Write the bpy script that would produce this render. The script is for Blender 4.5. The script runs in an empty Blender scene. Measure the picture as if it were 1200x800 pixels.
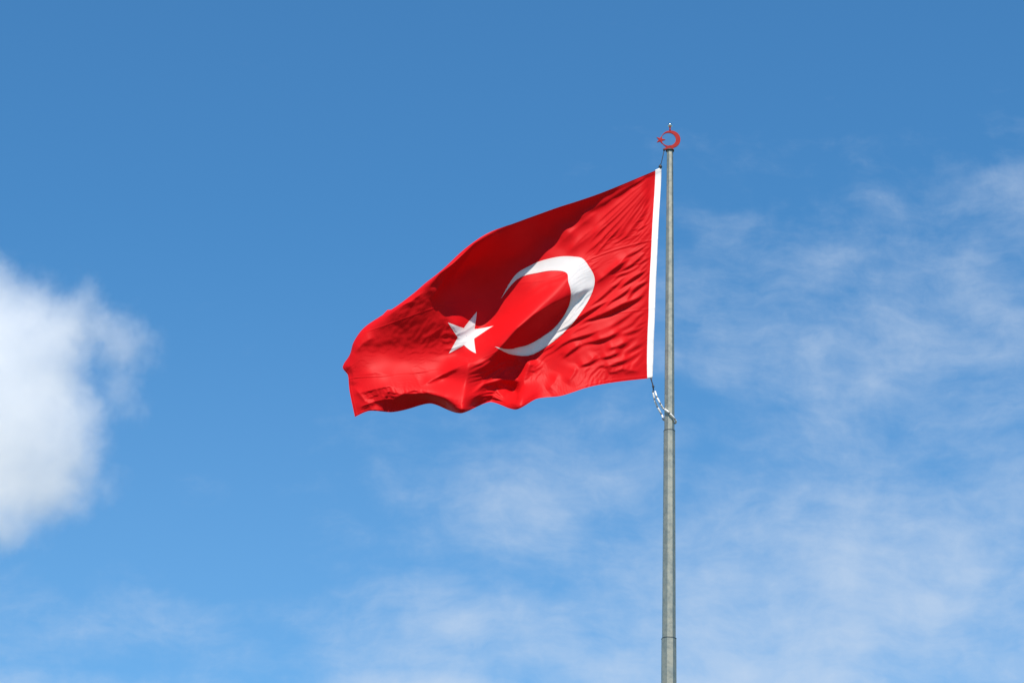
import bpy, bmesh, math
import numpy as np
from mathutils import Vector, Matrix

S = bpy.context.scene
COL = S.collection
R = math.radians

# ------------------------------------------------------------------ camera
PITCH, ROLL, FOCAL = 22.0, 1.46, 96.0
CAM_Z = 1.6
cam = bpy.data.cameras.new("camera")
cam.lens = FOCAL
cam.sensor_width = 36.0
cam.clip_end = 60000
cam_ob = bpy.data.objects.new("camera", cam)
COL.objects.link(cam_ob)
CAM_M = Matrix.Rotation(R(90 + PITCH), 3, 'X') @ Matrix.Rotation(R(ROLL), 3, 'Z')
cam_ob.matrix_world = Matrix.Translation((0, 0, CAM_Z)) @ CAM_M.to_4x4()
S.camera = cam_ob

# ------------------------------------------------------------------ sky
SUN_EL, SUN_ROT = 57.0, 188.0          # sun high behind the camera, a little to the left
world = bpy.data.worlds.new("World")
S.world = world
world.use_nodes = True
NT = world.node_tree
for n in list(NT.nodes):
    NT.nodes.remove(n)


class Graph:
    """small helper to write node trees compactly"""
    def __init__(self, nt):
        self.nt = nt

    def put(self, sock, v):
        if hasattr(v, 'is_output'):
            self.nt.links.new(v, sock)
        else:
            sock.default_value = v

    def math(self, op, a, b=None, c=None, clamp=False):
        n = self.nt.nodes.new('ShaderNodeMath')
        n.operation = op
        n.use_clamp = clamp
        for i, v in enumerate((a, b, c)):
            if v is not None:
                self.put(n.inputs[i], v)
        return n.outputs[0]

    def vec(self, op, a, b=None, scale=None):
        n = self.nt.nodes.new('ShaderNodeVectorMath')
        n.operation = op
        self.put(n.inputs[0], a)
        if b is not None:
            self.put(n.inputs[1], b)
        if scale is not None:
            self.put(n.inputs['Scale'], scale)
        return n.outputs['Value'] if op in ('DOT_PRODUCT', 'LENGTH', 'DISTANCE') else n.outputs['Vector']

    def xyz(self, x, y, z):
        n = self.nt.nodes.new('ShaderNodeCombineXYZ')
        for i, v in enumerate((x, y, z)):
            self.put(n.inputs[i], v)
        return n.outputs[0]

    def noise(self, v, scale, detail=4, rough=.5, dist=0, out='Fac'):
        n = self.nt.nodes.new('ShaderNodeTexNoise')
        self.put(n.inputs['Vector'], v)
        n.inputs['Scale'].default_value = scale
        n.inputs['Detail'].default_value = detail
        n.inputs['Roughness'].default_value = rough
        n.inputs['Distortion'].default_value = dist
        return n.outputs[out]

    def ramp(self, v, lo, hi, a=0.0, b=1.0, kind='SMOOTHSTEP'):
        n = self.nt.nodes.new('ShaderNodeMapRange')
        n.interpolation_type = kind
        for s, x in zip(('Value', 'From Min', 'From Max', 'To Min', 'To Max'), (v, lo, hi, a, b)):
            self.put(n.inputs[s], x)
        return n.outputs[0]

    def mix(self, f, a, b, mode='MIX'):
        n = self.nt.nodes.new('ShaderNodeMix')
        n.data_type = 'RGBA'
        n.blend_type = mode
        self.put(n.inputs[0], f)
        self.put(n.inputs[6], a)
        self.put(n.inputs[7], b)
        return n.outputs[2]


g = Graph(NT)
sky = NT.nodes.new('ShaderNodeTexSky')
sky.sky_type = 'NISHITA'
sky.sun_disc = False
sky.sun_elevation = R(SUN_EL)
sky.sun_rotation = R(SUN_ROT)
sky.altitude = 0
sky.air_density = 1.0
sky.dust_density = 0.0
sky.ozone_density = 6.0
# high thin cirrus, a veil far beyond everything, looked up by direction
tc = NT.nodes.new('ShaderNodeTexCoord')
sep = NT.nodes.new('ShaderNodeSeparateXYZ')
NT.links.new(tc.outputs['Generated'], sep.inputs[0])
dx, dy, dz = sep.outputs
north = g.math('MAXIMUM', dy, .15)
# a deeper blue well above the horizon
tint = g.mix(g.ramp(dz, .0, .22), (.86, .95, 1.0, 1), (.50, .97, 1.10, 1))
deep = g.mix(1.0, sky.outputs[0], tint, 'MULTIPLY')
ex_ = g.math('DIVIDE', dx, north)          # tangent of the bearing
el_ = g.math('DIVIDE', dz, north)          # and of the height
layer = g.xyz(ex_, el_, 0.0)
warp = g.noise(layer, 14.0, 4, .55, out='Color')
lay = g.vec('ADD', layer, g.vec('SCALE', g.vec('SUBTRACT', warp, (.5, .5, .5)), scale=.030))
sl = NT.nodes.new('ShaderNodeMapping')
sl.inputs['Rotation'].default_value = (0, 0, R(-24))
sl.inputs['Scale'].default_value = (20.0, 56.0, 1.0)
NT.links.new(lay, sl.inputs['Vector'])
fibre = g.noise(sl.outputs[0], 1.0, 6, .60)
puff = g.noise(g.vec('ADD', lay, (3.1, .7, .4)), 44.0, 8, .62)
broad = g.noise(g.vec('ADD', layer, (.37, 1.9, 2.2)), 15.0, 3, .5)
tex = g.math('ADD', g.math('MULTIPLY', fibre, .40), g.math('MULTIPLY', puff, .35))
tex = g.math('ADD', tex, g.math('MULTIPLY', broad, .25))
# where the veil gathers: (bearing, height, width, tallness, strength) as tangents
BANKS = [(.150, .410, .125, .080, .58), (.215, .475, .085, .036, .52), (.010, .335, .090, .048, .62), (-.010, .288, .085, .034, .66),
         (.135, .300, .145, .066, .80), (.100, .268, .11, .026, .84), (-.165, .283, .12, .024, .42), (-.17, .255, .10, .016, .56), (.20, .345, .07, .04, .58),
         (.055, .372, .05, .022, .46), (-.028, .262, .05, .012, .8), (.19, .53, .05, .012, .16)]
bank = None
for bx, bz, bw, bh, bs_ in BANKS:
    u_ = g.math('DIVIDE', g.math('SUBTRACT', ex_, bx), bw)
    v_ = g.math('DIVIDE', g.math('SUBTRACT', el_, bz), bh)
    e_ = g.math('EXPONENT', g.math('MULTIPLY', g.math('ADD', g.math('MULTIPLY', u_, u_), g.math('MULTIPLY', v_, v_)), -1.0))
    e_ = g.math('MULTIPLY', e_, bs_)
    bank = e_ if bank is None else g.math('MAXIMUM', bank, e_)
cov = g.ramp(g.math('ADD', tex, g.math('MULTIPLY', bank, .56)), .60, 1.14)
thin = g.ramp(el_, .47, .22, .0, .095)     # a trace of milkiness low down
cirrus = g.math('ADD', g.math('MULTIPLY', cov, .72), thin, clamp=True)
skycol = g.mix(cirrus, deep, (4.2, 5.0, 6.1, 1))
bg = NT.nodes.new('ShaderNodeBackground')
NT.links.new(skycol, bg.inputs[0])
bg.inputs[1].default_value = .10
wo = NT.nodes.new('ShaderNodeOutputWorld')
NT.links.new(bg.outputs[0], wo.inputs[0])

# ------------------------------------------------------------------ sun
sun = bpy.data.lights.new("sun", 'SUN')
sun.energy = 4.4
sun.angle = R(.55)
sun.color = (1.0, .93, .845)
sun_ob = bpy.data.objects.new("sun", sun)
COL.objects.link(sun_ob)
sd = Vector((math.sin(R(SUN_ROT)) * math.cos(R(SUN_EL)), math.cos(R(SUN_ROT)) * math.cos(R(SUN_EL)), math.sin(R(SUN_EL))))
sun_ob.rotation_euler = sd.to_track_quat('Z', 'Y').to_euler()
sun_ob.location = (0, -20, 60)

# ------------------------------------------------------------------ exposure
S.view_settings.view_transform = 'Standard'
S.view_settings.look = 'None'
S.view_settings.gamma = 1.0
S.view_settings.use_curve_mapping = False
S.view_settings.exposure = .5
S.render.engine = 'CYCLES'
S.cycles.use_denoising = True
S.cycles.max_bounces = 16
S.cycles.volume_bounces = 14
S.cycles.volume_step_rate = 1.0
S.cycles.volume_max_steps = 256


# ------------------------------------------------------------------ helpers
def material(name):
    m = bpy.data.materials.new(name)
    m.use_nodes = True
    nt = m.node_tree
    return m, nt, nt.nodes['Principled BSDF'], nt.nodes['Material Output']


def link_mesh(name, verts, faces, mat, parent=None, smooth=True):
    me = bpy.data.meshes.new(name)
    me.from_pydata([tuple(map(float, v)) for v in verts], [], faces)
    me.update()
    if smooth:
        me.polygons.foreach_set('use_smooth', [True] * len(me.polygons))
    me.materials.append(mat)
    o = bpy.data.objects.new(name, me)
    COL.objects.link(o)
    if parent is not None:
        o.parent = parent
        o.matrix_parent_inverse = parent.matrix_world.inverted()
    return o


def thing(name, label, cat, loc=(0, 0, 0), group=None):
    o = bpy.data.objects.new(name, None)
    o.empty_display_size = .3
    COL.objects.link(o)
    o.location = loc
    o.matrix_world = Matrix.Translation(loc)
    o['label'] = label
    o['category'] = cat
    if group:
        o['group'] = group
    return o


def tube(points, radius, sides=10, closed=False, caps=True):
    """a tube along a polyline; radius may be one number or one per point"""
    P = [Vector(p) for p in points]
    n = len(P)
    rad = radius if hasattr(radius, '__len__') else [radius] * n
    V, F = [], []
    prev = None
    for i in range(n):
        if closed:
            t = P[(i + 1) % n] - P[i - 1]
        else:
            t = P[min(i + 1, n - 1)] - P[max(i - 1, 0)]
        t.normalize()
        if prev is None:
            a = Vector((0, 0, 1)) if abs(t.z) < .9 else Vector((1, 0, 0))
            nrm = (a - t * a.dot(t)).normalized()
        else:
            nrm = (prev - t * prev.dot(t)).normalized()
        prev = nrm
        b = t.cross(nrm)
        for k in range(sides):
            w = 2 * math.pi * k / sides
            V.append(P[i] + (nrm * math.cos(w) + b * math.sin(w)) * rad[i])
    m = n if closed else n - 1
    for i in range(m):
        for k in range(sides):
            a0, a1 = i * sides + k, i * sides + (k + 1) % sides
            b0, b1 = ((i + 1) % n) * sides + k, ((i + 1) % n) * sides + (k + 1) % sides
            F.append((a0, a1, b1, b0))
    if caps and not closed:
        F.append(tuple(range(sides))[::-1])
        F.append(tuple((n - 1) * sides + k for k in range(sides)))
    return V, F


def lathe(profile, cx, cy, sides=24, turn=0.0):
    """profile: (radius, z) from bottom to top, closed with caps"""
    V, F = [], []
    for r, z in profile:
        for k in range(sides):
            w = turn + 2 * math.pi * k / sides
            V.append((cx + r * math.cos(w), cy + r * math.sin(w), z))
    for i in range(len(profile) - 1):
        for k in range(sides):
            k1 = (k + 1) % sides
            F.append((i * sides + k, i * sides + k1, (i + 1) * sides + k1, (i + 1) * sides + k))
    F.append(tuple(range(sides))[::-1])
    F.append(tuple((len(profile) - 1) * sides + k for k in range(sides)))
    return V, F


def merge(*parts):
    V, F = [], []
    for v, f in parts:
        o = len(V)
        V += list(v)
        F += [tuple(i + o for i in q) for q in f]
    return V, F


# ------------------------------------------------------------------ materials
def galvanised(name, base=(.355, .336, .258), lo=.86):
    m, nt, bs, out = material(name)
    q = Graph(nt)
    tcn = nt.nodes.new('ShaderNodeTexCoord')
    p = tcn.outputs['Object']
    spang = nt.nodes.new('ShaderNodeTexVoronoi')
    spang.inputs['Scale'].default_value = 22
    nt.links.new(p, spang.inputs['Vector'])
    n1 = q.noise(p, 9, 6, .6)
    n2 = q.noise(q.vec('MULTIPLY', p, (14, 14, .8)), 1.0, 4, .55)
    f = q.math('ADD', q.math('MULTIPLY', n1, .6), q.math('MULTIPLY', n2, .4))
    f = q.math('ADD', f, q.math('MULTIPLY', q.math('SUBTRACT', spang.outputs['Distance'], .3), .25))
    dark = tuple(c * lo for c in base) + (1,)
    light = tuple(min(1, c * 1.14) for c in base) + (1,)
    c = q.mix(q.ramp(f, .32, .68), dark, light)
    nt.links.new(c, bs.inputs['Base Color'])
    bs.inputs['Metallic'].default_value = .75
    nt.links.new(q.ramp(n1, .3, .7, .40, .52), bs.inputs['Roughness'])
    return m


M_POLE = galvanised('galvanised_steel')
M_JOINT = galvanised('weathered_joint_steel', (.10, .105, .10))


def plain(name, col, rough=.5, metal=0.0, spec=.5, var=.12, scale=30):
    m, nt, bs, out = material(name)
    q = Graph(nt)
    tcn = nt.nodes.new('ShaderNodeTexCoord')
    n = q.noise(tcn.outputs['Object'], scale, 4, .6)
    c = q.mix(q.ramp(n, .3, .7), tuple(x * (1 - var) for x in col) + (1,), tuple(min(1, x * (1 + var)) for x in col) + (1,))
    nt.links.new(c, bs.inputs['Base Color'])
    bs.inputs['Roughness'].default_value = rough
    bs.inputs['Metallic'].default_value = metal
    bs.inputs['Specular IOR Level'].default_value = spec
    return m


M_CAP = plain('dark_cap_steel', (.03, .03, .03), .6)
M_FINIAL = plain('red_enamel_paint', (.36, .018, .015), .7, spec=.2)
M_CHROME = plain('polished_steel', (.75, .75, .74), .12, 1.0, var=.03)
M_WIRE = plain('dark_cord', (.035, .034, .04), .8)
M_BEAD = plain('white_plastic', (.80, .79, .75), .35, var=.05)
M_BEADGAP = plain('grey_rubber', (.16, .16, .17), .6)


def cloth(name, col, trans, tcol, spec=.35, rough=.5, weave=900.):
    m, nt, bs, out = material(name)
    q = Graph(nt)
    tcn = nt.nodes.new('ShaderNodeTexCoord')
    n = q.noise(tcn.outputs['Object'], 3.0, 5, .6)
    c = q.mix(q.ramp(n, .3, .7), tuple(x * .96 for x in col) + (1,), tuple(min(1, x * 1.03) for x in col) + (1,))
    nt.links.new(c, bs.inputs['Base Color'])
    bs.inputs['Roughness'].default_value = rough
    bs.inputs['Specular IOR Level'].default_value = spec
    tr = nt.nodes.new('ShaderNodeBsdfTranslucent')
    tr.inputs[0].default_value = tcol + (1,)
    ms = nt.nodes.new('ShaderNodeMixShader')
    ms.inputs[0].default_value = trans
    nt.links.new(bs.outputs[0], ms.inputs[1])
    nt.links.new(tr.outputs[0], ms.inputs[2])
    nt.links.new(ms.outputs[0], out.inputs[0])
    return m


M_RED = cloth('red_bunting', (.62, .007, .010), .09, (.62, .002, .002), .055, .45)
M_WHITE = cloth('white_bunting', (.77, .72, .69), .22, (.82, .72, .70), .06, .6)
M_HEM = cloth('white_webbing', (.90, .86, .83), .03, (.8, .8, .8), .3, .6)

# ------------------------------------------------------------------ ground
m, nt, bs, out = material('meadow')
q = Graph(nt)
tcn = nt.nodes.new('ShaderNodeTexCoord')
a = q.noise(tcn.outputs['Object'], .05, 5, .6)
b = q.noise(tcn.outputs['Object'], 6, 5, .7)
nt.links.new(q.mix(q.ramp(q.math('ADD', q.math('MULTIPLY', a, .6), q.math('MULTIPLY', b, .4)), .35, .65),
                   (.055, .062, .030, 1), (.16, .155, .105, 1)), bs.inputs['Base Color'])
bs.inputs['Roughness'].default_value = .95
gv, gf = [], []
N = 48
for i in range(N + 1):
    for j in range(N + 1):
        x = (i / N - .5) * 24000
        y = (j / N - .5) * 24000
        r = math.hypot(x, y - 30)
        gv.append((x, y, 0 if r < 900 else 14 * math.sin(x / 1700) * math.cos(y / 2300) * min(1, (r - 900) / 2500)))
for i in range(N):
    for j in range(N):
        k = i * (N + 1) + j
        gf.append((k, k + N + 1, k + N + 2, k + 1))
ground = link_mesh('ground', gv, gf, m)
ground['kind'] = 'structure'

# ------------------------------------------------------------------ cumulus cloud
CD = 2400.0                     # metres away, its base some 700 m up
CLOBES = [(-60, 470, 120, 0), (18, 425, 88, -20), (30, 520, 88, 10), (8, 592, 56, 0), (84, 378, 46, 20), (142, 402, 42, -10), (142, 462, 34, 0),
          (92, 484, 42, 15), (98, 548, 30, -15), (36, 356, 42, 10), (-70, 370, 95, 30), (-80, 580, 90, 0), (62, 575, 46, 10), (128, 570, 24, 0), (105, 340, 20, 0)]
lobes = []
for px_, py_, pr_, pd_ in CLOBES:
    w_ = CAM_M @ Vector(((px_ - 600) / 3200, (400 - py_) / 3200, -1))
    w_ = w_ / w_.y * (CD + pd_ - .85 * (py_ - 380))      # its lower parts lean towards the sun
    lobes.append((w_ + Vector((0, 0, CAM_Z)), pr_ * 1.14 * w_.length / 3200))
CC = lobes[0][0] + Vector((30, 0, 0))
bm = bmesh.new()
bmesh.ops.create_icosphere(bm, subdivisions=5, radius=1.0)
for v in bm.verts:
    d = v.co.normalized()
    r = 20.0
    for c, cr in lobes:
        m_ = cr * 1.5 + 10
        oc = c - CC
        b_ = oc.dot(d)
        disc = b_ * b_ - oc.length_squared + m_ * m_
        if disc > 0:
            r = max(r, b_ + math.sqrt(disc))
    v.co = d * r
me = bpy.data.meshes.new('cloud')
bm.to_mesh(me)
bm.free()
cloud = bpy.data.objects.new('cloud', me)
cloud.location = CC
COL.objects.link(cloud)
cloud['label'] = 'puffy white cumulus cloud low in the blue sky, left of the flag'
cloud['category'] = 'cloud'
m = bpy.data.materials.new('cloud_droplets')
m.use_nodes = True
nt = m.node_tree
for n in list(nt.nodes):
    nt.nodes.remove(n)
q = Graph(nt)
tcn = nt.nodes.new('ShaderNodeTexCoord')
p0 = tcn.outputs['Object']
wn = q.noise(p0, .022, 3, .55, out='Color')
p1 = q.vec('ADD', p0, q.vec('SCALE', q.vec('SUBTRACT', wn, (.5, .5, .5)), scale=26.0))
field = None
for c, cr in lobes:
    d = q.vec('DISTANCE', p1, tuple(c - CC))
    f = q.math('MULTIPLY', q.math('SUBTRACT', 1.0, q.math('DIVIDE', d, cr)), min(1.0, cr / 80))
    if field is None:
        field = f
    else:
        n = nt.nodes.new('ShaderNodeMath')
        n.operation = 'SMOOTH_MAX'
        q.put(n.inputs[0], field)
        q.put(n.inputs[1], f)
        n.inputs[2].default_value = .10
        field = n.outputs[0]
fine = q.math('ADD', q.math('MULTIPLY', q.noise(p1, .036, 7, .64), .72), q.math('MULTIPLY', q.noise(p1, .11, 6, .62), .28))
val = q.math('ADD', field, q.math('MULTIPLY', q.math('SUBTRACT', fine, .51), 1.15))
dens = q.math('MULTIPLY', q.ramp(val, -.03, .48), .0135)
vs_ = nt.nodes.new('ShaderNodeVolumeScatter')
vs_.inputs['Color'].default_value = (1, .995, .985, 1)
vs_.inputs['Anisotropy'].default_value = .15
nt.links.new(dens, vs_.inputs['Density'])
om = nt.nodes.new('ShaderNodeOutputMaterial')
nt.links.new(vs_.outputs[0], om.inputs['Volume'])
m.cycles.volume_step_rate = .4
me.materials.append(m)

# ------------------------------------------------------------------ flagpole
PY = 36.0                       # where the pole stands
_w = CAM_M @ Vector(((785.1 - 600) / 3200, (400 - 175) / 3200, -1))
PX = _w.x * PY / _w.y
POLE = dict(top=19.21)


def pole_radius(z):
    # straight taper measured from the photograph
    return .0480 + (19.18 - z) * (.1020 - .0480) / 7.6


pole = thing('flagpole', 'tall tapering galvanised steel flagpole carrying the flag, red emblem on its tip', 'flagpole', (PX, PY, 0))
TURN = R(-90 - 17.0)            # one facet of the octagon faces the viewer, a little to the right
JOINTS = [3.2, 7.3, 11.84, 14.85, POLE['top']]
zs = [0.0] + JOINTS
for i in range(len(zs) - 1):
    z0, z1 = zs[i], zs[i + 1]
    step = .0035
    r0 = pole_radius(z0) - (0 if i == 0 else step)
    r1 = pole_radius(z1) + (0 if i == len(zs) - 2 else step)
    prof = [(r0, z0 - (.0 if i == 0 else .25))]
    for k in range(1, 9):
        f = k / 8
        prof.append((r0 + (r1 - r0) * f, z0 + (z1 - z0) * f))
    link_mesh('pole_section', *lathe(prof, PX, PY, 8, TURN), M_POLE, pole, smooth=False)
    if i < len(zs) - 2:
        # the dark lip where the wider lower tube ends
        link_mesh('joint_ring', *lathe([(r1 + .0006, z1 - .006), (r1 + .0030, z1 - .004), (r1 + .0030, z1 + .005), (r1 - .006, z1 + .008)],
                                       PX, PY, 8, TURN), M_JOINT, pole, smooth=False)
zt = POLE['top']
link_mesh('top_cap', *lathe([(.050, zt - .004), (.062, zt - .001), (.063, zt + .014), (.052, zt + .024), (.02, zt + .030)], PX, PY, 24), M_CAP, pole)
link_mesh('base_plate', *lathe([(.42, 0.0), (.42, .03), (.41, .04)], PX, PY, 8, TURN), M_POLE, pole, smooth=False)


# the emblem on the tip: flat red steel crescent and star, a stem and a polished ball
def plate(outline, y0, y1):
    n = len(outline)
    V = [(x, y0, z) for x, z in outline] + [(x, y1, z) for x, z in outline]
    F = [tuple(range(n)), tuple(range(2 * n - 1, n - 1, -1))]
    for i in range(n):
        j = (i + 1) % n
        F.append((j, i, i + n, j + n))
    return V, F


def plate_strip(outer, inner, y0, y1):
    """crescent built from matching points on its outer and inner arcs"""
    n = len(outer)
    V = [(x, y0, z) for x, z in outer] + [(x, y0, z) for x, z in inner] + [(x, y1, z) for x, z in outer] + [(x, y1, z) for x, z in inner]
    F = []
    for i in range(n - 1):
        F += [(i, i + 1, n + i + 1, n + i), (2 * n + i, 3 * n + i, 3 * n + i + 1, 2 * n + i + 1),
              (i + 1, i, 2 * n + i, 2 * n + i + 1), (n + i, n + i + 1, 3 * n + i + 1, 3 * n + i)]
    F += [(0, n, 3 * n, 2 * n), (n - 1, 2 * n - 1 + 0, 4 * n - 1, 3 * n - 1)]
    return V, F


EZ = zt + .190                       # centre height of the emblem
EXC = PX + .012
fin = link_mesh('finial', *merge(tube([(PX, PY, zt + .02), (PX, PY, zt + .085)], .02, 10),
                                 plate([(PX - .095, zt - .005), (PX - .10, zt + .035), (PX - .04, zt + .062), (PX + .05, zt + .058), (PX + .05, zt + .030), (PX - .05, zt + .030)], PY - .012, PY + .012)),
                M_FINIAL, pole, smooth=False)
Ro, Ri, off = .141, .107, .033
outer, inner = [], []
for k in range(65):
    f = k / 64
    a0 = R(-160) + R(320) * f
    outer.append((EXC + Ro * math.cos(a0), EZ + Ro * math.sin(a0)))
    a1 = R(-157) + R(314) * f
    inner.append((EXC - off + Ri * 1.0 * math.cos(a1), EZ + Ri * math.sin(a1)))
link_mesh('crescent', *plate_strip(outer, inner, PY - .010, PY + .010), M_FINIAL, fin, smooth=False)
st = []
sx, sz, sr = EXC - .150, EZ - .012, .070
for k in range(10):
    rr = sr if k % 2 == 0 else sr * .40
    w = R(2) + k * math.pi / 5
    st.append((sx + rr * math.cos(w), sz + rr * math.sin(w)))
nst = len(st)
V = [(x, PY - .010, z) for x, z in st] + [(x, PY + .010, z) for x, z in st] + [(sx, PY - .014, sz), (sx, PY + .014, sz)]
F = []
for k in range(nst):
    j = (k + 1) % nst
    F += [(2 * nst, k, j), (2 * nst + 1, nst + j, nst + k), (j, k, nst + k, nst + j)]
link_mesh('star', V, F, M_FINIAL, fin, smooth=False)
ZB = EZ + Ro
link_mesh('stem', *lathe([(.011, ZB - .012), (.011, ZB + .066)], PX, PY, 12), M_FINIAL, fin)
prof = [(max(.002, .034 * math.sin(math.pi * k / 16)), ZB + .090 - .034 * math.cos(math.pi * k / 16)) for k in range(17)]
link_mesh('ball', *lathe(prof, PX, PY, 24), M_CHROME, fin)

# ------------------------------------------------------------------ flag
G = 3.30          # height of the flag in metres; its length is one and a half times that
# (u along the fly, v down the hoist, both in flag heights) -> picture position the cloth was measured at
PIX = [
 # hoist
 (0, 0, 768.2, 199.8), (0, .2, 765.6, 250), (0, .42, 763, 301), (0, .7, 760.2, 370), (0, .9, 758.4, 420), (0, 1, 758.8, 443.3),
 (-.029, 0, 775, 196.8), (-.029, .2, 772.6, 248), (-.029, .42, 770.1, 300), (-.029, .7, 767.4, 369), (-.029, .9, 765.6, 420), (-.029, 1, 764.6, 442.5),
 # top edge
 (.24, 0, 703.8, 226.4), (.42, 0, 654.8, 242.7), (.64, 0, 600, 262.5), (.76, 0, 570, 274.0), (.86, 0, 543.5, 292.5), (.96, 0, 521, 313.5),
 (1.08, .03, 494, 336.5), (1.08, 0, 496, 337),
 # crescent
 (.711, .366, 587, 350), (.711, .634, 580, 406),
 (.595, .303, 630, 320), (.525, .303, 652, 317), (.380, .417, 666, 330), (.363, .488, 669, 344), (.368, .547, 666, 360),
 (.410, .630, 650, 384), (.472, .678, 630, 398), (.581, .699, 606, 407), (.652, .301, 606, 320), (.591, .267, 630, 307),
 (.523, .251, 654, 301), (.427, .261, 674, 301), (.282, .377, 690, 312), (.252, .469, 697, 328), (.252, .528, 694, 342), (.277, .612, 682, 364),
 (.327, .680, 666, 384), (.401, .730, 646, 402), (.499, .750, 622, 416), (.628, .715, 598, 415),
 # star
 (.696, .5, 578, 382), (.781, .381, 559, 365), (.781, .619, 558, 414), (.921, .4265, 525, 378), (.921, .5735, 526, 414),
 # bottom edge
 (.12, 1, 730, 446.5), (.30, 1, 686, 454.5), (.42, 1, 656, 464), (.53, 1, 628, 467.4), (.63, 1, 604.6, 479.8), (.75, 1, 574.6, 470.8), (.88, 1, 541, 484),
 (1.05, 1, 504.8, 472.6), (1.15, 1, 482, 478), (1.28, 1, 457.5, 482.8), (1.40, 1, 432.8, 481.2), (1.5, 1, 415.9, 488.3),
 # fly end
 (1.5, .60, 407, 438), (1.5, .75, 409.2, 455), (1.5, .88, 412.6, 473), (1.5, .52, 401.5, 430.5), (1.47, .64, 412, 440),
 # roll along the upper left
 (1.15, .14, 478, 349), (1.26, .22, 447.5, 369.5), (1.36, .31, 423.8, 387.5), (1.41, .37, 413.6, 403), (1.46, .46, 408, 420),
 (1.10, .5, 482, 408), (1.28, .5, 446, 418), (1.2, .75, 460, 450),
 # behind the roll
 (1.22, 0, 480, 366), (1.36, 0, 466, 364), (1.5, 0, 454, 363), (1.5, .12, 446, 371), (1.5, .28, 422, 396), (1.5, .40, 411, 415), (1.36, .14, 446, 374),
]
# (u, v) -> how far the cloth swings away from (+) or towards (-) the viewer, metres
SWING = [
 (0, 0, 0), (0, .25, -.02), (0, .5, -.03), (0, .75, -.02), (0, 1, 0), (-.029, 0, .0), (-.029, .5, -.02), (-.029, 1, .02),
]
# swing measured in the picture: (px, py, metres)
SWING_PX = [
 # beyond the line where the top stands nearest, the hem curls back
 (558, 278, -.38), (543, 293, -.30), (521, 314, -.20), (494, 338, -.08),
 (520, 331, -.36), (506, 350, -.26), (536, 378, -.03), (522, 394, .03), (500, 408, .06), (520, 362, -.18), (500, 378, -.14), (550, 398, .06), (535, 415, .06), (490, 390, -.06), (480, 408, .05), (470, 422, .06), (470, 376, -.12), (455, 396, -.01), (445, 413, .05),
 (720, 300, .0), (690, 330, -.01), (690, 300, .03),
 (700, 400, -.03), (720, 380, -.02), (740, 400, -.02), (660, 430, .0), (690, 430, -.06), (730, 430, -.04), (640, 440, .06),
 # bottom
 (730, 445, -.05), (686, 453, -.14), (656, 462, -.12), (628, 466, -.12), (604, 478, -.26), (590, 470, -.02), (575, 468, .08), (556, 476, -.08), (541, 482, -.30), (525, 476, .02), (505, 471, .10), (480, 476, .07), (457, 481, -.02), (462, 470, -.10),
 (608, 458, -.06), (560, 460, -.10), (547, 428, -.10), (520, 440, .02), (500, 455, -.10), (470, 461, -.14), (520, 463, -.14), (440, 470, -.05), (440, 480, -.06), (428, 480, -.04), (416, 486, .0),
 # left part
 (450, 432, .0), (430, 420, .02), (420, 448, .02), (470, 446, -.08), (500, 428, .05),
 (483, 352, -.10), (452, 374, -.02), (425, 395, .05), (412, 415, .10), (403, 430, .16), (410, 455, .07), (416, 472, .0),
]
# the two big overhanging waves: (x, height of the crest, height where it meets the sunlit cloth again, swing at the crest)
for _x, _a, _b, _l in [(757, 204.5, 209.5, -.012), (740, 211.5, 220.5, -.025), (718, 221, 233, -.04), (694, 231, 249, -.06), (670, 238, 267, -.12), (646, 246, 289, -.20), (622, 255, 313, -.30), (600, 263, 338, -.38), (578, 273, 360, -.40), (556, 287, 372, -.40),
                       (680, 342, 352, -.05), (663, 348, 371, -.09), (646, 356, 393, -.13), (626, 368, 415, -.18), (606, 384, 443, -.22), (588, 404, 446, -.18), (570, 425, 450, -.13)]:
    _d = (_b - _a) * .01334 * .515
    SWING_PX += [(_x, _a, _l), (_x, _a + .45 * (_b - _a), _l + _d * .60), (_x, _a + .78 * (_b - _a), _l + _d * .93), (_x, _b, _l + _d * .99), (_x, _b + .22 * (_b - _a), _l + _d * .93)]
BEHIND = [(1.22, 0, .50), (1.36, 0, .62), (1.5, 0, .60), (1.5, .12, .58), (1.5, .28, .50), (1.36, .14, .42), (1.5, .40, .34), (1.08, 0, .10), (1.08, .03, .0)]


def tps(P, Y, lam=1e-5):
    """thin-plate spline in the plane through scattered values"""
    P = np.asarray(P, float)
    Y = np.asarray(Y, float)
    if Y.ndim == 1:
        Y = Y[:, None]
    n = len(P)
    d2 = ((P[:, None] - P[None]) ** 2).sum(-1)
    K = .5 * d2 * np.log(d2 + 1e-12) + lam * np.eye(n)
    A = np.zeros((n + 3, n + 3))
    A[:n, :n] = K
    A[:n, n] = 1
    A[:n, n + 1:] = P
    A[n:, :n] = A[:n, n:].T
    W = np.linalg.solve(A, np.vstack([Y, np.zeros((3, Y.shape[1]))]))

    def f(X):
        X = np.asarray(X, float)
        o = np.empty((len(X), Y.shape[1]))
        for s in range(0, len(X), 20000):
            x = X[s:s + 20000]
            e2 = ((x[:, None] - P[None]) ** 2).sum(-1)
            o[s:s + 20000] = (.5 * e2 * np.log(e2 + 1e-12)) @ W[:n] + W[n] + x @ W[n + 1:]
        return o
    return f


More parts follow.
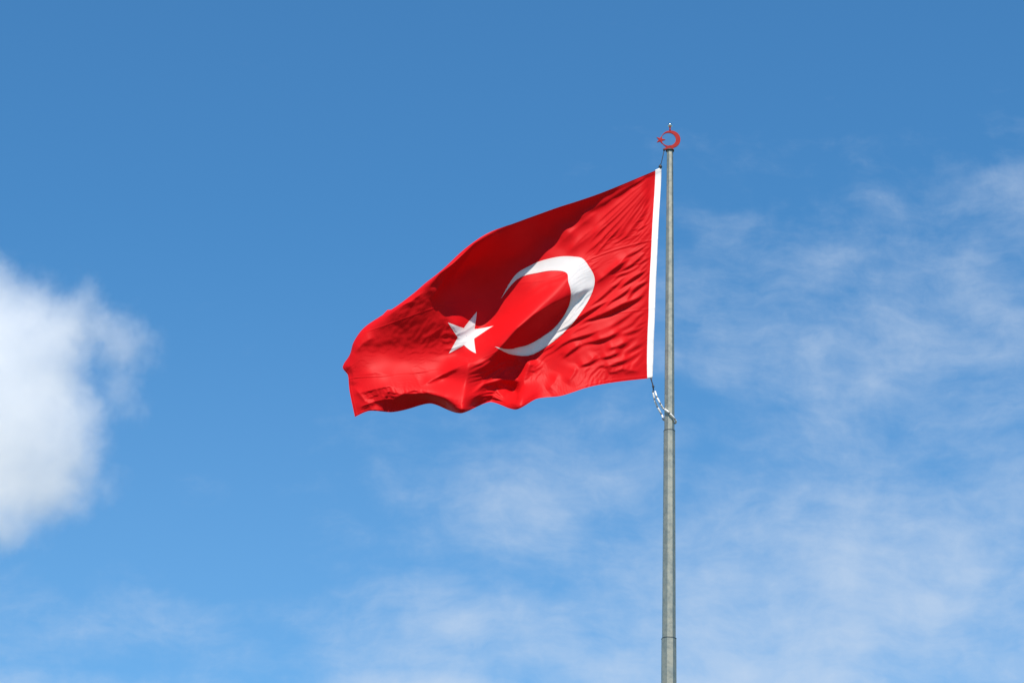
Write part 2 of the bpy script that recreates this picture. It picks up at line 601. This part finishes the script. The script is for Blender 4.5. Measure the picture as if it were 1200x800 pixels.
pix = np.array(PIX)
f_pix = tps(pix[:, :2], pix[:, 2:], 1.2e-4)
vis = np.array([p for p in PIX if not (p[0] > 1.2 and p[1] < .14) and p[:2] not in ((1.5, .28), (1.5, .40), (1.36, .14))])
f_uv = tps(vis[:, 2:] / 247.0, vis[:, :2], 2e-4)
sp = np.array(SWING_PX)
sw_uv = f_uv(sp[:, :2] / 247.0)
SW = np.vstack([np.array(SWING), np.column_stack([sw_uv, sp[:, 2]]), np.array(BEHIND)])
f_swing = tps(SW[:, :2], SW[:, 2], 1e-5)


def hash2(i, j, s):
    h = np.sin(i * 127.1 + j * 311.7 + s * 74.7) * 43758.5453
    return h - np.floor(h)


def vnoise(x, y, s=0):
    xi, yi = np.floor(x), np.floor(y)
    fx, fy = x - xi, y - yi
    fx = fx * fx * fx * (fx * (fx * 6 - 15) + 10)
    fy = fy * fy * fy * (fy * (fy * 6 - 15) + 10)
    a, b = hash2(xi, yi, s), hash2(xi + 1, yi, s)
    c, d = hash2(xi, yi + 1, s), hash2(xi + 1, yi + 1, s)
    return (a + (b - a) * fx) * (1 - fy) + (c + (d - c) * fx) * fy - .5


def smooth(x, a, b):
    t = np.clip((x - a) / (b - a), 0, 1)
    return t * t * (3 - 2 * t)


def fold(px, py, line, amp, w_up, w_dn, taper=.35):
    """one crease of the cloth along a line: a sharp crest, steeper on its lower side"""
    L = np.asarray(line, float)
    seg = np.diff(L, axis=0)
    ln = np.hypot(seg[:, 0], seg[:, 1])
    cum = np.concatenate([[0], np.cumsum(ln)])
    best = np.full(px.shape, 1e9)
    sd = np.zeros_like(px)
    tt = np.zeros_like(px)
    for k in range(len(seg)):
        ex, ey = seg[k] / ln[k]
        rx, ry = px - L[k, 0], py - L[k, 1]
        t = np.clip(rx * ex + ry * ey, 0, ln[k])
        qx, qy = rx - t * ex, ry - t * ey
        d = np.hypot(qx, qy)
        m_ = d < best
        side = np.where(ex * ry - ey * rx > 0, 1.0, -1.0) * (1 if ex >= 0 else -1)
        best = np.where(m_, d, best)
        sd = np.where(m_, side, sd)
        tt = np.where(m_, (cum[k] + t) / cum[-1], tt)
    w_ = np.where(sd > 0, w_dn, w_up)
    x = best / w_
    prof = np.exp(-np.sqrt(x * x + .03) * 1.15) * np.clip(1.25 - x * .12, 0, 1)
    win = smooth(tt, -.02, taper) * (1 - smooth(tt, 1 - taper, 1.02))
    return amp * prof * win


# the larger creases seen in the picture: (line, amplitude, width above, width below, taper)
FOLDS = [
 ([(549, 418), (547, 440), (544, 462), (541, 486)], .11, 15, 13, .12),
 ([(624, 418), (615, 440), (608, 460), (603, 482)], .11, 12, 11, .15),
 ([(492, 452), (520, 438), (548, 424)], .10, 13, 6, .3),
 ([(458, 472), (466, 465), (474, 461.5), (500, 460.5), (520, 466), (538, 479)], .070, 10, 5, .15),
 ([(552, 462), (568, 450), (588, 444), (612, 447)], .075, 6, 7, .3),
 ([(590, 452), (600, 466), (604, 478)], .03, 6, 6, .3),
 ([(560, 474), (574, 463), (590, 470)], .035, 5, 5, .3),
 # hem curl along the upper left
 ([(588, 268.5), (556, 285), (535, 305), (518, 331), (504, 352)], .06, 8, 5, .12),
 ([(500, 340), (482, 352), (466, 361), (450, 374)], .035, 6, 4, .25),
 ([(488, 352), (470, 357), (452, 366)], .03, 5, 5, .3),
 ([(440, 394), (425, 402), (415, 414)], .03, 7, 4, .3),
 ([(428, 404), (450, 398), (470, 396)], .012, 7, 6, .4),
 ([(402, 431), (411, 429), (414, 440), (412, 452)], .02, 6, 6, .2),
 ([(414, 452), (428, 470), (440, 474)], .03, 6, 5, .3),
 ([(412, 462), (430, 458), (455, 452), (470, 455)], .025, 6, 5, .35),
 ([(418, 478), (440, 470), (460, 466)], .030, 5, 4, .3),
 ([(420, 440), (440, 436), (462, 440)], .02, 7, 6, .4),
 # dark wedge beside the crescent, and the streaks under it
 ([(737, 302), (715, 318), (696, 333)], .055, 9, 5, .25),
 ([(752, 330), (722, 348), (690, 364), (655, 386)], .030, 11, 6, .3),
 ([(735, 372), (705, 386), (672, 396), (640, 408)], .032, 12, 6, .3),
 ([(745, 352), (728, 356), (706, 370)], .042, 8, 4, .3),
 ([(728, 386), (712, 395), (694, 400)], .055, 9, 4, .3),
 ([(738, 398), (722, 406), (708, 408)], .05, 8, 5, .3),
 ([(682, 402), (668, 410), (660, 420)], .05, 9, 5, .3),
 ([(740, 420), (722, 424), (704, 432)], .045, 8, 5, .3),
 ([(752, 436), (730, 432), (712, 438)], .03, 7, 4, .3),
 ([(655, 436), (650, 448), (640, 458)], .045, 9, 6, .3),
 ([(676, 426), (672, 438), (664, 450)], .04, 9, 6, .3),
 ([(700, 414), (690, 424), (676, 430)], .045, 9, 5, .3),
 ([(728, 412), (716, 416), (704, 420)], .04, 8, 4, .3),
 # pulls from the top hoist corner
 ([(764, 205), (735, 219), (704, 238), (676, 258)], .030, 7, 5, .22),
 ([(764, 209), (738, 233), (712, 258), (690, 276)], .028, 6, 4, .2),
 ([(764, 214), (744, 238), (722, 262), (700, 285), (684, 298)], .034, 7, 4, .2),
 ([(763, 222), (748, 244), (734, 262), (722, 280)], .030, 6, 4, .22),
 ([(761, 238), (749, 256), (738, 270), (728, 284)], .026, 7, 4, .25),
 ([(700, 248), (672, 270), (646, 295)], .028, 9, 6, .3),
 ([(712, 262), (684, 282), (660, 300)], .026, 7, 5, .3),
 ([(660, 318), (630, 328), (606, 344)], .020, 8, 6, .35),
 ([(668, 326), (640, 334), (612, 352)], .018, 6, 4, .35),
 ([(676, 344), (646, 356), (626, 368), (606, 384), (588, 404), (572, 424)], .06, 16, 5, .2),
 ([(765, 203), (745, 215), (722, 229), (700, 243)], .016, 4, 2.2, .2),
 ([(765, 207), (741, 225), (716, 246), (694, 266)], .017, 4, 2.2, .2),
 ([(764, 211), (742, 234), (722, 254), (704, 270), (688, 287)], .018, 4, 2.2, .2),
 ([(764, 217), (748, 238), (730, 262), (712, 282)], .017, 4, 2.2, .2),
 ([(763, 226), (752, 246), (740, 263)], .015, 4, 2.2, .25),
 ([(696, 266), (678, 282), (664, 297)], .015, 4, 2.4, .3),
 ([(724, 268), (708, 286), (697, 299)], .015, 4, 2.2, .3),
 ([(748, 290), (734, 300), (722, 312), (708, 322)], .018, 4, 2.4, .3),
 ([(756, 296), (742, 308), (730, 317)], .016, 4, 2.4, .3),
 ([(757, 318), (742, 324), (724, 338)], .016, 4, 2.4, .3),
 ([(730, 326), (712, 340), (700, 352), (686, 362)], .018, 5, 2.6, .3),
 ([(718, 352), (700, 368), (682, 378)], .016, 5, 2.6, .3),
 # star
 ([(562, 376), (545, 388), (530, 394)], .016, 5, 3.5, .3),
 ([(570, 384), (552, 398), (534, 403)], .018, 5, 3.5, .3),
 ([(545, 402), (532, 408), (518, 410)], .014, 4, 3, .3),
 ([(520, 383), (505, 392), (490, 398)], .02, 8, 6, .3),
]
def wrinkles(u, v, p):
    """small folds of the cloth, metres towards the viewer"""
    h = np.zeros_like(u)
    px, py = p[:, 0], p[:, 1]
    free = smooth(u, .0, .045)
    for line, amp, wu, wd, tp in FOLDS:
        L = np.asarray(line)
        pad = 6 * max(wu, wd)
        k = np.where((px > L[:, 0].min() - pad) & (px < L[:, 0].max() + pad) & (py > L[:, 1].min() - pad) & (py < L[:, 1].max() + pad))[0]
        if len(k):
            h[k] += fold(px[k], py[k], line, amp, wu, wd, tp)
    h += .006 * vnoise(u * 5, v * 6, 6)
    h = h * free
    # sewn panels and hems: low ridges of doubled cloth; the webbing puckers a little along its stitching
    for sv_ in (.335, .668):
        h = h + .0035 * np.exp(-((v - sv_) / .0032) ** 2)
    h = h + .003 * (np.exp(-((v - .012) / .004) ** 2) + np.exp(-((v - .988) / .004) ** 2) + np.exp(-((u - 1.486) / .004) ** 2))
    h = h + .006 * (1 - smooth(u, .0, .03)) * (vnoise(v * 14, u * 3, 17) + .5 * vnoise(v * 41, u * 9, 18))
    return h


RT = np.array(CAM_M)
FPX = FOCAL / 36.0 * 1200.0


def cloth_points(u, v, fine=True):
    uv = np.column_stack([u, v])
    p = f_pix(uv)
    d = f_swing(uv)[:, 0]
    shown = smooth(uv[:, 1] + (1.15 - uv[:, 0]) * .5, .04, .16)
    d = d - wrinkles(u, v, p) * shown
    if fine:
        d = d + creases(u, v)
    loc = np.column_stack([(p[:, 0] - 600) / FPX, -(p[:, 1] - 400) / FPX, -np.ones(len(p))])
    w = loc @ RT.T
    y = PY + d
    k = y / w[:, 1]
    return np.column_stack([w[:, 0] * k, y, CAM_Z + w[:, 2] * k])


# The small buckles and pull lines come from letting the sheet relax: where the swung cloth leaves
# a surplus of material it buckles, along whichever way it is being squeezed.
def box(a, r, ax):
    a = np.moveaxis(a, ax, 0)
    n = a.shape[0]
    pad = np.concatenate([np.repeat(a[:1], r, 0), a, np.repeat(a[-1:], r, 0)])
    c = np.cumsum(np.concatenate([np.zeros_like(pad[:1]), pad]), 0)
    return np.moveaxis((c[2 * r + 1:2 * r + 1 + n] - c[:n]) / (2 * r + 1), 0, ax)


def blur(a, s):
    for ax in (0, 1):
        for _ in range(3):
            a = box(a, max(1, int(s * .9)), ax)
    return a


def field(seed, s, nu, nv):
    n = blur(np.random.default_rng(seed).standard_normal((nu, nv, 1)), s)[..., 0]
    return n / n.std()


def slices(d, nu, nv):
    du, dv = d
    return ((slice(0, nu - du), slice(max(0, -dv), nv - max(0, dv))),
            (slice(du, nu), slice(max(0, dv), nv - max(0, -dv))))


def relax(X0, view, ex, bend, sig, hold, steps, seed, amp):
    """let the sheet X0 buckle; ex is the surplus of cloth allowed at each point"""
    nu, nv = ex.shape
    hu, hv = G * 1.5 / (nu - 1), G / (nv - 1)
    X = X0 + field(seed, 2, nu, nv)[..., None] * view * amp
    links = []
    for d, k in [((1, 0), 1.), ((0, 1), 1.), ((1, 1), .5), ((1, -1), .5), ((2, 0), bend), ((0, 2), bend), ((2, 2), bend * .5), ((2, -2), bend * .5)]:
        a, b = slices(d, nu, nv)
        flat = math.hypot(d[0] * hu, d[1] * hv)
        lb = np.linalg.norm(X0[b] - X0[a], axis=2)
        e = .5 * (ex[a] + ex[b]) * (.6 if max(d) == 2 else 1)
        links.append((a, b, np.clip(flat, lb * .99, lb * (1 + e))[..., None], k))
    W = np.zeros((nu, nv, 1))
    for a, b, L, k in links:
        W[a] += k
        W[b] += k
    V = np.zeros_like(X)
    for it in range(steps):
        D = np.zeros_like(X)
        for a, b, L, k in links:
            e = X[b] - X[a]
            l = np.sqrt((e * e).sum(2, keepdims=True)) + 1e-9
            s = (l - L) / l * .5 * k
            s = np.where(l > L, s * .4, s)
            s = s * e
            D[a] += s
            D[b] -= s
        V = .80 * V + D / W * 2.8
        X = X + V * .9
        X = X - hold * blur(X - X0, sig)
        d = X - X0
        dp = d - (d * view).sum(2, keepdims=True) * view
        X = X - .10 * dp
        X[:1] = X0[:1]
        X[:, :1] -= .5 * dp[:, :1]
        X[:, -1:] -= .5 * dp[:, -1:]
        X[-1:] -= .5 * dp[-1:]
    return X


def spot(U, Vv, cu, cv, ru, rv):
    return np.exp(-((U - cu) / ru) ** 2 - ((Vv - cv) / rv) ** 2)


def cubic(T, u, v):
    """smooth look-up in a table laid over the flag"""
    a = np.clip(u / 1.5, 0, 1) * (T.shape[0] - 1)
    b = np.clip(v, 0, 1) * (T.shape[1] - 1)
    i, j = np.floor(a).astype(int), np.floor(b).astype(int)

    def wts(t):
        return [(1 - t) ** 3 / 6, (3 * t ** 3 - 6 * t ** 2 + 4) / 6, (-3 * t ** 3 + 3 * t ** 2 + 3 * t + 1) / 6, t ** 3 / 6]
    wa, wb = wts(a - i), wts(b - j)
    o = np.zeros(len(u))
    for p in range(4):
        for q_ in range(4):
            o += wa[p] * wb[q_] * T[np.clip(i + p - 1, 0, T.shape[0] - 1), np.clip(j + q_ - 1, 0, T.shape[1] - 1)]
    return o


def sheet(nu, nv, extra=None):
    U, Vv = np.meshgrid(np.linspace(0, 1.5, nu), np.linspace(0, 1, nv), indexing='ij')
    X = cloth_points(U.ravel(), Vv.ravel(), False).reshape(nu, nv, 3)
    view = X - np.array([0, 0, CAM_Z])
    view /= np.linalg.norm(view, axis=2, keepdims=True)
    return U, Vv, X, view


# larger crumples, on a coarse sheet
U, Vv, X, view = sheet(211, 141)
ex = .004 + .17 * spot(U, Vv, .27, .80, .32, .24) + .022 * spot(U, Vv, 1.30, .78, .25, .22) + .07 * spot(U, Vv, .75, .92, .3, .12) \
    + .03 * spot(U, Vv, .15, .42, .16, .3) + .006 * spot(U, Vv, 1.1, .3, .2, .12)
ex = ex * np.clip(.55 + .6 * field(21, 9, 211, 141), 0, 1.7) * smooth(U, 0, .05) * (1 - .92 * spot(U, Vv, 1.05, .30, .32, .22))
Y = relax(X, view, ex, .55, 9, .12, 260, 4, .006)
COARSE = ((Y - X) * view).sum(2) * view[..., 1]
# fine pull lines, on a finer one
U, Vv, X, view = sheet(301, 201)
X = X + view * (cubic(COARSE, U.ravel(), Vv.ravel()).reshape(301, 201) / view[..., 1])[..., None]
ex = .002 + .095 * spot(U, Vv, .11, .40, .15, .30) + .03 * spot(U, Vv, .75, .92, .35, .08) + .016 * spot(U, Vv, 1.36, .85, .16, .14) + .035 * spot(U, Vv, .28, .75, .25, .25) + .022 * spot(U, Vv, .88, .5, .14, .12) \
    + .006 * spot(U, Vv, 1.2, .3, .25, .10) + .003 * spot(U, Vv, 1.38, .7, .14, .3) + .02 * spot(U, Vv, .5, .4, .2, .12)
ex = ex * np.clip(.55 + .85 * field(22, 11, 301, 201), 0, 2.4) * smooth(U, 0, .04) * (1 - .92 * spot(U, Vv, 1.05, .30, .32, .22))
Y = relax(X, view, ex, .08, 6, .15, 220, 7, .003)
FINE = ((Y - X) * view).sum(2) * view[..., 1]


def creases(u, v):
    return cubic(COARSE, u, v) + cubic(FINE, u, v)


def grid_mesh(us, vs):
    U, Vv = np.meshgrid(us, vs, indexing='ij')
    P = cloth_points(U.ravel(), Vv.ravel())
    n, m_ = len(us), len(vs)
    F = [(i * m_ + j, (i + 1) * m_ + j, (i + 1) * m_ + j + 1, i * m_ + j + 1) for i in range(n - 1) for j in range(m_ - 1)]
    return P, F


def normals(u, v):
    e = 2e-3
    a = cloth_points(u + e, v) - cloth_points(u - e, v)
    b = cloth_points(u, v + e) - cloth_points(u, v - e)
    n = np.cross(a, b)
    n /= np.linalg.norm(n, axis=1)[:, None]
    return n


NU, NV = 430, 288
us, vs = np.linspace(0, 1.5, NU), np.linspace(0, 1, NV)
P, F = grid_mesh(us, vs)


def in_white(u, v, e=.006):
    if math.hypot(u - .5, v - .5) < .25 - e and math.hypot(u - .5625, v - .5) > .2 + e:
        return True
    r = math.hypot(u - .82, v - .5)
    if r < .125:
        w = (math.atan2(v - .5, u - .82) - math.pi) % (2 * math.pi / 5)
        w = min(w, 2 * math.pi / 5 - w)
        # edge of the star between its tip (r .125) and notch (r .04775)
        tx, ty, nx, ny = .125, 0, .04775 * math.cos(math.pi / 5), .04775 * math.sin(math.pi / 5)
        x, y = r * math.cos(w), r * math.sin(w)
        ex, ey = nx - tx, ny - ty
        side = ((x - tx) * ey - (y - ty) * ex) / math.hypot(ex, ey)
        inner = -tx * ey + ty * ex
        return side * (1 if inner > 0 else -1) > e
    return False


# the white emblem is let into the red cloth, so the red is cut away behind it
white = np.array([[in_white(u, v) for v in vs] for u in us]).ravel()
F = [f for f in F if not all(white[i] for i in f)]
flag = link_mesh('flag', P, F, M_RED)
flag['label'] = 'red flag with white crescent and star, blowing left from the steel pole'
flag['category'] = 'flag'


def applique(name, U, Vv, mat, off=.003, solid=False):
    """a piece of cloth lying on the flag: U, Vv are grids of flag coordinates"""
    n, m_ = U.shape
    u, v = U.ravel(), Vv.ravel()
    P = cloth_points(u, v)
    Nn = normals(u, v)
    Nn *= np.where(Nn[:, 1] > 0, -1.0, 1.0)[:, None]
    k = n * m_
    F = [(i * m_ + j, (i + 1) * m_ + j, (i + 1) * m_ + j + 1, i * m_ + j + 1) for i in range(n - 1) for j in range(m_ - 1)]
    V = P + Nn * off
    if solid:
        V = np.vstack([V, P - Nn * off])
        F += [tuple(x + k for x in a[::-1]) for a in F]
        rim = [i * m_ for i in range(n)] + [(n - 1) * m_ + j for j in range(1, m_)] + [i * m_ + m_ - 1 for i in range(n - 2, -1, -1)] + [j for j in range(m_ - 2, 0, -1)]
        F += [(b, a, a + k, b + k) for a, b in zip(rim, rim[1:] + rim[:1])]
    return link_mesh(name, V, F, mat, flag)


# crescent: outer circle of half the flag's height, inner circle four fifths of that and shifted to the fly
th = np.linspace(0, 1, 260)
to = math.atan2(.1337, .2113)
ti = math.atan2(.1337, .2113 - .0625)
ao = to + (2 * math.pi - 2 * to) * th
ai = ti + (2 * math.pi - 2 * ti) * th
w = np.linspace(0, 1, 22)[None, :]
ou, ov = .5 + .25 * np.cos(ao), .5 + .25 * np.sin(ao)
iu, iv = .5625 + .2 * np.cos(ai), .5 + .2 * np.sin(ai)
applique('crescent', ou[:, None] * (1 - w) + iu[:, None] * w, ov[:, None] * (1 - w) + iv[:, None] * w, M_WHITE)

# star: five points, one towards the hoist, inside a circle of a quarter of the flag's height
su, sv = [], []
NS = 26
corners = []
for k in range(10):
    rr = .125 if k % 2 == 0 else .125 * .382
    wv = math.pi + k * math.pi / 5
    corners.append((.82 + rr * math.cos(wv), .5 + rr * math.sin(wv)))
for k in range(10):
    c0, c1 = corners[k], corners[(k + 1) % 10]
    for e in range(NS):
        f = e / NS
        su.append(c0[0] + (c1[0] - c0[0]) * f)
        sv.append(c0[1] + (c1[1] - c0[1]) * f)
su.append(su[0]); sv.append(sv[0])
su, sv = np.array(su), np.array(sv)
w = np.linspace(1, .02, 24)[None, :]
applique('star', .82 + (su[:, None] - .82) * w, .5 + (sv[:, None] - .5) * w, M_WHITE)

# hoist band: stiff white webbing with the hoist line inside
U, Vv = np.meshgrid(np.linspace(-.029, .001, 6), np.linspace(-.003, 1.0, 200), indexing='ij')
applique('hoist_band', U, Vv, M_HEM, .008, True)


def at(px, py, dy=0.0):
    l = Vector(((px - 600) / FPX, -(py - 400) / FPX, -1))
    w_ = CAM_M @ l
    k = (PY + dy) / w_.y
    return Vector((w_.x * k, PY + dy, CAM_Z + w_.z * k))


# ------------------------------------------------------------------ lines
top_knob = at(773.8, 195.6)
kn = [top_knob + Vector((0, 0, z)) for z in (-.03, -.015, .0, .02, .035)]
link_mesh('toggle', *tube(kn, [.012, .024, .028, .022, .008], 12), M_CAP, flag)
hal = [at(778.2, 176.4, -.02), at(776.6, 184, -.012), at(775.0, 191, -.005), top_knob + Vector((0, 0, .03))]
hl = thing('halyard', 'thin dark cord from the pole tip to the top corner of the flag', 'cord', hal[-1])
link_mesh('cord', *tube(hal, .0055, 8), M_WIRE, hl)
link_mesh('pulley', *tube([at(778.4, 174.2, -.02), at(778.3, 175.6, -.02), at(778.2, 177, -.02)], [.010, .018, .010], 10), M_CAP, hl)

# retaining loop: white beads on a cord passed round the pole under the flag's lower corner
zc = at(785, 491.5).z
rp = pole_radius(zc)
base = at(766, 457, 0)
loop = thing('retaining_loop', 'loop of white tube beads round the pole at the lower corner of the flag', 'rope loop', base)
snap = [at(762.8, 442.8), at(763.6, 446), at(764.8, 450), at(765.4, 453.5), at(765.8, 457)]
link_mesh('snap_hook', *tube(snap, [.014, .008, .009, .012, .008], 10), M_WIRE, loop)
kn = at(765.4, 452.5)
link_mesh('shackle', *tube([kn + Vector((-.014, 0, .012)), kn, kn + Vector((.016, 0, -.012))], [.006, .018, .008], 10), M_CAP, loop)
rr = rp + .018
ring = []
zL, zR = at(778, 479.2).z, at(791.5, 494.5).z
for a_ in np.linspace(R(200), R(360), 9):         # in front of the pole, from its left to its right
    x = math.cos(a_)
    ring.append(Vector((PX + rr * x, PY + rr * math.sin(a_), zL + (zR - zL) * (x + 1) / 2)))
zB = at(778.5, 489.5).z
back = []
for a_ in np.linspace(R(20), R(160), 8):
    x = math.cos(a_)
    back.append(Vector((PX + rr * x, PY + rr * math.sin(a_), zB + (zR - zB) * (x + 1) / 2)))
right = [at(767.4, 457.4, -.03), at(770, 465.5, -.06), at(774.0, 473.0, -.07)]
left = [at(776.2, 487.2, .08), at(772.0, 479.5, .06), at(767.6, 470, .04), at(764.9, 457.2, .02)]
path = right + ring + back + left


def dense(P, step):
    out_ = []
    n = len(P)
    for i in range(n - 1):
        p0, p1, p2, p3 = P[max(i - 1, 0)], P[i], P[i + 1], P[min(i + 2, n - 1)]
        k = max(2, int((p2 - p1).length / step))
        for e in range(k):
            t = e / k
            out_.append(.5 * ((2 * p1) + (p2 - p0) * t + (2 * p0 - 5 * p1 + 4 * p2 - p3) * t * t + (3 * p1 - p0 - 3 * p2 + p3) * t ** 3))
    out_.append(P[-1])
    return out_


pts = dense(path, .012)
link_mesh('cord', *tube(pts, .0055, 8), M_WIRE, loop)
acc = [0.0]
for a_, b_ in zip(pts, pts[1:]):
    acc.append(acc[-1] + (b_ - a_).length)


def along(d):
    i = min(max(int(np.searchsorted(acc, d)) - 1, 0), len(pts) - 2)
    f = (d - acc[i]) / max(1e-9, acc[i + 1] - acc[i])
    return pts[i].lerp(pts[i + 1], min(1, max(0, f)))


nb = round((acc[-1] - .02) / .118)
BL, GAP = (acc[-1] - .02) / nb - .022, .022
for k in range(nb):
    d0 = .012 + k * (BL + GAP)
    q_ = [along(d0 + BL * f) for f in (0, .06, .2, .4, .6, .8, .94, 1)]
    link_mesh('bead', *tube(q_, [.008, .0115, .0125, .013, .013, .0125, .0115, .008], 10), M_BEAD, loop)
    q_ = [along(d0 + BL + GAP * f) for f in (.15, .5, .85)]
    link_mesh('spacer', *tube(q_, [.011, .0155, .011], 10), M_BEADGAP, loop)
